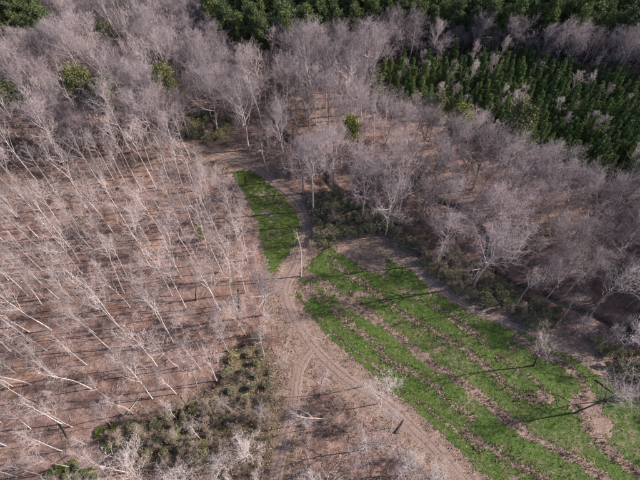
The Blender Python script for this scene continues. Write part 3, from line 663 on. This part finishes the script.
# ------------------------------------------------------------------ pines
print(round(time.time()-T0, 1), 'pines')
class Leaves:
    def __init__(s): s.v = []
    def clump(s, c, rad, n, size, flat=1.0, up=0.25, wd=.32):
        for _ in range(n):
            d = rvec().normalized(); p = c+Vector((d.x, d.y, d.z*flat))*rad*random.uniform(.55, 1.0)
            a = (d+rvec()*0.6+Vector((0, 0, up))).normalized(); b = a.cross(rvec()).normalized(); l = size*random.uniform(.7, 1.3)
            s.v += [tuple(p-b*l*wd), tuple(p+b*l*wd), tuple(p+a*l)]
    def mesh(s, name, mat): return mesh_from(name, s.v, np.arange(len(s.v)).reshape(-1, 3), mat)
def pine(name, seed, H, base, rad, nw, nc, mat, size, young=False):
    random.seed(seed); T = Tubes(); C = Leaves(); r0 = 0.0085*H+0.03
    q = Vector((0, 0, -.4)); tp = [q.copy()]; ns = 7
    for i in range(ns): q = q+Vector((random.gauss(0, .05), random.gauss(0, .05), 1)).normalized()*((H*0.97+.4)/ns); tp.append(q.copy())
    T.add(tp, [r0*1.2]+[r0*(1-.9*(i+1)/ns) for i in range(ns)], 6); az = 0
    for i in range(nw):
        u = (i+random.random())/nw; t = base+(1-base)*u; p, dd = along(tp, min(t, .995)); az += 2.4+random.gauss(0, .4)
        if young: L = rad*((1-u)*1.05+0.04)*random.uniform(.8, 1.15)*min(1, .5+u*2.2); an = R(82-45*u)
        else: L = rad*(math.sin(math.pi*min(1, .28+.62*u))**0.8)*random.uniform(.6, 1.15); an = R(88-45*u)
        bp, br = branch(p, side_dir(dd, an, az), max(L, .3), r0*.22*(1.1-u*.7), 3, .12, .10); T.add(bp, br, 3)
        k = max(2, int(nc*(.4+L/rad)))
        for j in range(k):
            c, _ = along(bp, min(.99, .30+.70*(j+random.random())/k)); C.clump(c+rvec()*(.10*rad if not young else .07), size*random.uniform(.75, 1.25), 24, size*1.25, .65, .35, .11)
    C.clump(tp[-1], size*.8, 24, size*1.2, 1.0, .6, .11)
    return T.mesh(name+'_trunk', M_PBARK), C.mesh(name+'_crown', mat)
V_PINE = [pine('pine', 600+i, h, b, r, 34, 7, M_PINE, .62) for i, (h, b, r) in enumerate([(24, .58, 4.4), (26, .62, 4.0), (22, .52, 4.6), (25, .6, 3.6)])]
V_YPINE = [pine('young_pine', 650+i, h, b, r, 38, 4, M_YPINE, .38, True) for i, (h, b, r) in enumerate([(10.6, .26, 2.2), (9.6, .24, 2.1), (11.8, .30, 2.3), (10.2, .22, 2.4), (8.8, .25, 2.0)])]
V_OLIVE = [pine('olive_pine', 670+i, h, b, r, 36, 8, M_OLIVEP, .6) for i, (h, b, r) in enumerate([(23, .6, 5.0), (22, .58, 4.6)])]; V_YEL = [pine('yellow_pine', 680, 21, .60, 4.3, 36, 8, M_YELP, .6)]; V_PALE = [pine('faded_pine', 690, 19, .55, 3.4, 26, 5, M_PALEP, .55)]
V_CEDAR = [pine('cedar', 695, 8, .12, 1.9, 30, 5, M_YELP, .40, True)]
random.seed(31)
for px, py, z, k, sc, lab in SOLO:
    x, y = at(px, py, z*sc*1.02); v = random.choice(V_OLIVE) if k == 'p' else (V_YEL[0] if k == 'y' else V_PALE[0])
    e = place(v, 'pine_tree', x, y, sc); tag(e, lab, 'pine tree', 'pines standing singly')
x, y = at(203, 240); tag(place(V_CEDAR[0], 'cedar_tree', x, y, .8), 'small yellow-green conifer on red leaf litter left of the narrow grass plot', 'conifer')
x, y = at(247, 186); tag(place(V_CEDAR[0], 'cedar_tree', x, y, .45, None, (0, 0), ('trunk', 'crown'), None, .75), 'thin yellow-green sapling at the upper left edge of the narrow grass plot', 'conifer')

def darts(poly, r, tries, jitter=None):
    lo = poly.min(0); hi = poly.max(0); got = []; g = {}
    xs = rng.uniform(lo[0], hi[0], tries); ys = rng.uniform(lo[1], hi[1], tries); ok = inpoly(xs, ys, poly)
    for x, y in zip(xs[ok].tolist(), ys[ok].tolist()):
        ci, cj = int(x//r), int(y//r)
        if any((a-x)**2+(b-y)**2 < r*r for i in range(ci-1, ci+2) for j in range(cj-1, cj+2) for a, b in g.get((i, j), ())): continue
        g.setdefault((ci, cj), []).append((x, y)); got.append((x, y))
    return got
tp = [q for q in darts(TALLPINES, 3.9, 9000) if q[1] < 245 and abs(q[0]) < 175]+[q for q in darts(CORNERPINES, 4.2, 2500)]
def seen(q, z): a, b = pix(q[0], q[1], z); return -12 < a < 652 and -12 < b < 490
tp_in = [q for q in tp if seen(q, 18)]; tp_out = [q for q in tp if not seen(q, 18)]
tp_in.sort(key=lambda q: q[1])
for q in tp_in[:300]:
    corner = q[0] < -60 and pix(q[0], q[1], 18)[0] < 100
    tag(place(random.choice(V_PINE), 'pine_tree', q[0], q[1], random.uniform(.72, 1.0)), 'tall dark pine in the patch at the top left corner' if corner else 'tall dark green pine in the long row along the top edge', 'pine tree', 'pines in the top left corner' if corner else 'pines along the top edge')
pl = darts(PLANTATION, 2.4, 22000)
pl_in = sorted([q for q in pl if seen(q, 7)], key=lambda q: q[1]); pl_out = [q for q in pl if not seen(q, 7)]
for q in pl_in[:300]:
    tag(place(random.choice(V_YPINE), 'young_pine', q[0], q[1], random.uniform(.6, 1.15)), 'young dark green pine in the dense planted stand at upper right', 'pine tree', 'young pines in the planted stand')
print('tall pines', len(tp_in), len(tp_out), 'young pines', len(pl_in), len(pl_out))
HY = holders(V_YPINE)
mass('young_pine_stand', 'dense far part of the planted young pine stand at upper right', 'pine stand', HY, [(q[0], q[1], random.randrange(5), random.uniform(.7, 1.08)) for q in pl_in[300:]+pl_out])
HP = holders(V_PINE)
tp_out += [q for q in darts(np.array([(106, 62), (165, 62), (178, 118), (140, 118), (126, 100)], float), 4.0, 4000)]+[q for q in darts(np.array([(92, 18), (150, 18), (150, 70), (104, 70)], float), 8.5, 600)]  # unseen pines added past the right edge to shade woods and field
if tp_out: mass('pine_forest_and_shade_pines', 'dark pine woods beyond the top edge, with unseen shade pines added at right', 'pine woods', HP, [(q[0], q[1], random.randrange(4), random.uniform(.72, 1.0)) for q in tp_out+tp_in[300:]])

# ------------------------------------------------------------------ shrubs
print(round(time.time()-T0, 1), 'shrubs')
def shrub(name, seed, w_, h_, nl, mat, leaf=.17, per=190):
    random.seed(seed); T = Tubes(); C = Leaves()
    for i in range(nl):
        a = random.uniform(0, 6.28); q = w_*.5*math.sqrt(random.random()); c = Vector((math.cos(a)*q, math.sin(a)*q, h_*random.uniform(.35, .85)*(1.05-.5*q/(w_*.5))))
        rr = random.uniform(.22, .36)*min(w_, h_*1.3); C.clump(c, rr, per, leaf, .85, .3)
        if i % 2 == 0: T.add([Vector((c.x*.15, c.y*.15, -.15)), Vector((c.x*.5, c.y*.5, c.z*.5)), c], [.05, .03, 0], 3)
    return T.mesh(name+'_stems', M_BRUSH), C.mesh(name+'_leaves', mat)
V_SHRUB = [shrub('olive_shrub', 700+i, w_, h_, 9, M_SHRUB) for i, (w_, h_) in enumerate([(2.5, 2.6), (2.1, 2.2), (2.9, 3.0), (1.8, 2.4)])]
V_SHRUBG = [shrub('green_shrub', 720+i, w_, h_, 7, M_SHRUBG) for i, (w_, h_) in enumerate([(2.0, 1.4), (1.5, 1.2)])]
V_COP = [shrub('copper_shrub', 740+i, w_, h_, 10, M_COPPER, .17, 45) for i, (w_, h_) in enumerate([(3.0, 3.6), (2.4, 3.0)])]
random.seed(41)
def shrubs(poly, r, vs, label, group, smin=.7, smax=1.25, name='shrub', tries=2500):
    for x, y in darts(poly, r, tries):
        if dline(np.array([x]), np.array([y]), TRACK1)[0] < 3.0: continue
        s = random.uniform(smin, smax); tag(place(random.choice(vs), name, x, y, s, None, (0, 0), ('stems', 'leaves'), None, s*random.uniform(.8, 1.15)), label, 'shrub', group)
shrubs(THICKET, 1.9, V_SHRUB, 'dark olive evergreen shrub in the thicket right of the track bend', 'shrubs in the track bend thicket', 1.0, 1.55)
shrubs(CREEKSHRUB, 1.9, V_SHRUB, 'grey-green shrub in the long belt between the field and creek', 'shrubs between field and creek')
shrubs(OLIVE, 2.3, V_SHRUB, 'rounded olive shrub in the dense clump at lower left', 'shrubs in the lower left clump', .55, 1.05)
shrubs(P([(596,345),(640,352),(690,380),(690,410),(640,385),(605,368)]), 2.0, V_SHRUB, 'dark shrub at the right end of the field edge path', 'shrubs at the right field corner')
shrubs(P([(176,118),(205,112),(232,122),(225,140),(200,146),(182,140)]), 2.1, V_SHRUB, 'dark evergreen bush at the far end of the track', 'bushes at the far track end', .9, 1.5)
shrubs(P([(232,352),(262,350),(275,380),(268,410),(240,405),(225,380)]), 2.6, V_SHRUB, 'low olive bush in the brown brush left of the track fork', 'bushes left of the track fork', .5, .9)
shrubs(P([(48,472),(75,462),(95,470),(98,490),(50,490)]), 1.7, V_SHRUBG, 'bright green bush at the bottom edge on the left', 'bright bushes at bottom left', .8, 1.3)
shrubs(P([(100,432),(118,428),(122,446),(104,450)]), 1.6, V_SHRUBG, 'green bush left of the olive shrub clump', 'green bushes beside the olive clump', .7, 1.1)
for px, py, s in ((524,298,1.2),(532,292,1.0),(548,278,1.1),(560,262,1.0),(602,262,1.2),(585,290,1.0),(596,300,.9),(500,246,.9),(612,50,1.3),(622,46,1.2),(605,44,1.1),(596,255,1.0),(568,285,.8)):
    x, y = at(px, py); s *= .85; tag(place(random.choice(V_COP), 'copper_leaved_shrub', x, y, s, None, (0, 0), ('stems', 'leaves')), 'copper-leaved bush in the reddish far top right corner' if py < 60 else 'copper-leaved bush in the shaded right woods beyond the creek', 'shrub', 'copper-leaved bushes')
for px, py in ((240,254),(233,257),(226,250),(220,256),(214,247)):
    x, y = at(px, py); tag(place(V_BRUSH[0], 'bare_bush', x, y, random.uniform(.8, 1.1), None, (0, 0), ('stem', 'twigs')), 'brown twiggy bush left of the lower end of the narrow grass plot', 'bush', 'brown bushes beside the narrow plot')

# bare brush: too many to count under the trees
random.seed(51)
x0, y0 = at(250, 400); seedb = []
for v in V_BRUSH:
    if not holders([v])[0]:
        x, y = at(random.uniform(238, 258), random.uniform(372, 392)); tag(place(v, 'bare_bush', x, y, .9, None, (0, 0), ('stem', 'twigs')), 'brown twiggy bush in the brush left of the track fork', 'bush', 'brown bushes left of the fork')
WEDGE = P([(305,388),(345,408),(400,448),(445,490),(292,490),(298,430)]); HB = holders(V_BRUSH); n = 26000; y = rng.uniform(4, 225, n); x = rng.uniform(-1, 1, n)*(72+.6*y); px, py = pix_v(x, y, 0); u0 = rng.uniform(0, 1, n)
dens = np.where((px < 262) & (py > 165), 0.13, .5); dens = np.where(inside_v(x, y, LOWBRUSH), .45, np.where(inside_v(x, y, WEDGE), .42, dens))
ok = ~open_ground_v(x, y) & ~inside_v(x, y, TANZONE, -1) & ~inside_v(x, y, PLANTATION) & (fbm(x, y, 12, 80) > .60-.3*dens) & (u0 < dens) & (dline(x, y, CREEK) > .8) & (dline(x, y, TRACK2) > 3.4)
bp = [(a, b, random.randrange(3), random.uniform(.35, 1.0)) for a, b in zip(x[ok].tolist(), y[ok].tolist())]
mass('undergrowth', 'bare brown twiggy undergrowth beneath the trees', 'undergrowth', HB, bp); print('brush', len(bp))
# green weeds and fallen sticks on the leaf litter
k = 9000; y = rng.uniform(6, 190, k); x = rng.uniform(-1, 1, k)*(70+.6*y); ok = (fbm(x, y, 9, 90) > .60) & (sdpoly(x, y, PLOT_B) < -1) & (sdpoly(x, y, PLOT_A) < -1) & (dline(x, y, TRACK1) > 2.5) & (x < 40)
x, y = x[ok], y[ok]; scatter_stuff('green_weeds', M_GWEED, x, y, rng.uniform(.15, .45, len(x)), rng.uniform(.1, .4, len(x)), 6, rng.uniform(.1, 1, len(x)), 'scattered low yellow-green weeds on the leaf litter', 'weeds')
x, y = in_poly_pts(LOWBRUSH, 2.4, 3); x2, y2 = in_poly_pts(WEDGE, 1.6, 2); x = np.concatenate([x, x2]); y = np.concatenate([y, y2]); ok = (dline(x, y, TRACK2) > 1.6) & (dline(x, y, TRACK1) > 2.2); x, y = x[ok], y[ok]
scatter_stuff('brown_weeds', M_WEED, x, y, rng.uniform(.2, .5, len(x)), rng.uniform(.2, .7, len(x)), 6, rng.uniform(.2, 1, len(x)), 'tangled brown weeds on both sides of the lower track', 'weeds')
S = Tubes(); random.seed(61); tones = []; n = 13000; sy = rng.uniform(6, 170, n); sx = rng.uniform(-1, 1, n)*(66+.6*sy); ok = ~open_ground_v(sx, sy)
for xx, yy in zip(sx[ok].tolist(), sy[ok].tolist()):
    a = random.uniform(0, 6.28); L = random.uniform(.5, 3.2)*random.random()**.6+.3
    p0 = Vector((xx, yy, 0)); p1 = p0+Vector((math.cos(a), math.sin(a), 0))*L*.5+Vector((random.gauss(0, .08), random.gauss(0, .08), 0)); p2 = p0+Vector((math.cos(a), math.sin(a), 0))*L
    n0 = len(S.v); S.add([p0, p1, p2], [.02+.016*L, .015+.01*L, 0], 3); tones += [random.random()]*(len(S.v)-n0)
sv = np.array(S.v); sv[:, 2] += hgt(sv[:, 0], sv[:, 1])+.05; me = mesh_from('fallen_sticks', sv, S.f, M_STICK, True); vattr(me, 'tone', tones)
tag(link('fallen_sticks', me), 'fallen sticks and small dead branches littering the forest floor', 'sticks', kind='stuff')

# ------------------------------------------------------------------ fallen logs and stumps
print(round(time.time()-T0, 1), 'fallen logs and stumps')
def log(a, b, r, mat, label, stubs=2):
    p0 = Vector((*at(*a), 0)); p1 = Vector((*at(*b), 0)); L = (p1-p0).length; n = 7; pts = []; random.seed(int(L*100))
    e = link('fallen_log', None); e.location = (p0.x, p0.y, hz(p0.x, p0.y)); T = Tubes(); side = (p1-p0).cross(Vector((0, 0, 1))).normalized(); off = 0
    for i in range(n+1):
        q = p0.lerp(p1, i/n); off += random.gauss(0, .06); q = q+side*off; q.z = hz(q.x, q.y)+r*.7*(1-.5*i/n)+.03; pts.append(q-e.location)
    T.add(pts, [r*(1-.6*i/n) for i in range(n+1)], 7); link('trunk', T.mesh('log', mat), e)
    for s in range(stubs):
        p, d = along(pts, random.uniform(.45, .95)); B = Tubes(); bpt, brr = branch(p, side_dir(d, R(45), random.uniform(.3, 2.8))+Vector((0, 0, .25)), L*random.uniform(.14, .26), r*.35, 3, .15, .02); B.add(bpt, brr, 4); link('limb', B.mesh('limb', mat), e)
    tag(e, label, 'log', 'fallen logs')
log((126,416), (144,392), .15, M_SNAG, 'pale fallen log with a broken butt end left of the olive shrubs', 2)
log((186,405), (181,395), .16, M_SNAG, 'short pale broken log at the upper edge of the olive shrubs')
log((60,424), (67,439), .2, M_DARK, 'short dark log at the foot of a leaning pale tree, lower left', 1)
log((430,264), (446,252), .16, M_SNAG, 'pale pole lying across the shrub belt between field and creek', 1)
log((410,247), (432,250), .2, M_SNAG, 'grey log lying level along the shrub belt near the bare patch', 1)
log((223,475), (231,482), .42, M_SNAG, 'thick pale broken trunk lying at the bottom edge left of the track', 0)
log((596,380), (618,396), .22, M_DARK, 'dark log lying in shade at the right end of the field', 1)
log((101,447), (108,454), .2, M_SNAG, 'short white log beside green bush at lower left', 1)
log((240,318), (238,287), .2, M_DARK, 'dark fallen trunk pointing up the slope left of the track junction', 1)
log((396,433), (404,419), .24, M_DARK, 'dark broken trunk between pale crowns beside the lower track', 0)
log((30,353), (62,347), .2, M_SNAG, 'long grey log on red leaf litter at the far left', 2)
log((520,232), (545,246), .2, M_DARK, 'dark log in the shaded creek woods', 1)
random.seed(88)
for (px, py, dx, dy, w) in ((40,268,14,3,'below the left edge pale trees'),(118,300,-12,5,'in the heart of the left woods'),(95,345,16,-4,'right of the long grey log'),(165,352,-10,8,'above the gully among pale trees'),(30,400,15,5,'left of the short dark log'),(70,455,-14,6,'above the bright bottom bushes'),(205,262,-13,-4,'left of the brown twiggy bushes'),(140,215,12,5,'in the upper left woods'),(310,440,14,-5,'between the two lower tracks'),(340,462,-10,9,'in scrub at the bottom between tracks')):
    log((px, py), (px+dx, py+dy), random.uniform(.09, .16), random.choice([M_SNAG, M_DARK, M_TRUNKB]), 'thin fallen log '+w, random.randrange(3))
def stump(px, py, r, h, label):
    x, y = at(px, py); e = link('stump', None); e.location = (x, y, hz(x, y)); random.seed(px*7+py); n = 10; V = []; F = []
    for j, (z, k) in enumerate(((-.3, 1.7), (.05, 1.3), (h*.4, 1.0), (h, .92))):
        for i in range(n): a = 6.283*i/n; q = r*k*random.uniform(.9, 1.12); V.append((math.cos(a)*q, math.sin(a)*q, z+(random.uniform(-.12, .12)*h if j == 3 else 0)))
    for j in range(3):
        for i in range(n): i2 = (i+1) % n; F += [(j*n+i, j*n+i2, (j+1)*n+i2), (j*n+i, (j+1)*n+i2, (j+1)*n+i)]
    link('side', mesh_from('stump_side', V, F, M_DARK, True), e)
    V2 = V[3*n:]+[(0, 0, h*.9)]; link('cut_face', mesh_from('stump_face', V2, [(i, (i+1) % n, n) for i in range(n)], M_SNAG), e); tag(e, label, 'stump', 'stumps')
stump(124, 415, .28, .45, 'pale-topped stump at the butt of the fallen log')
stump(245, 322, .35, .5, 'small stump near the dark fallen trunk left of the track junction')
stump(236, 356, .32, .5, 'small stump in brown brush above the gully')
print(round(time.time()-T0, 1), 'objects', len(bpy.data.objects), 'tris', sum(len(m.polygons) for m in bpy.data.meshes))
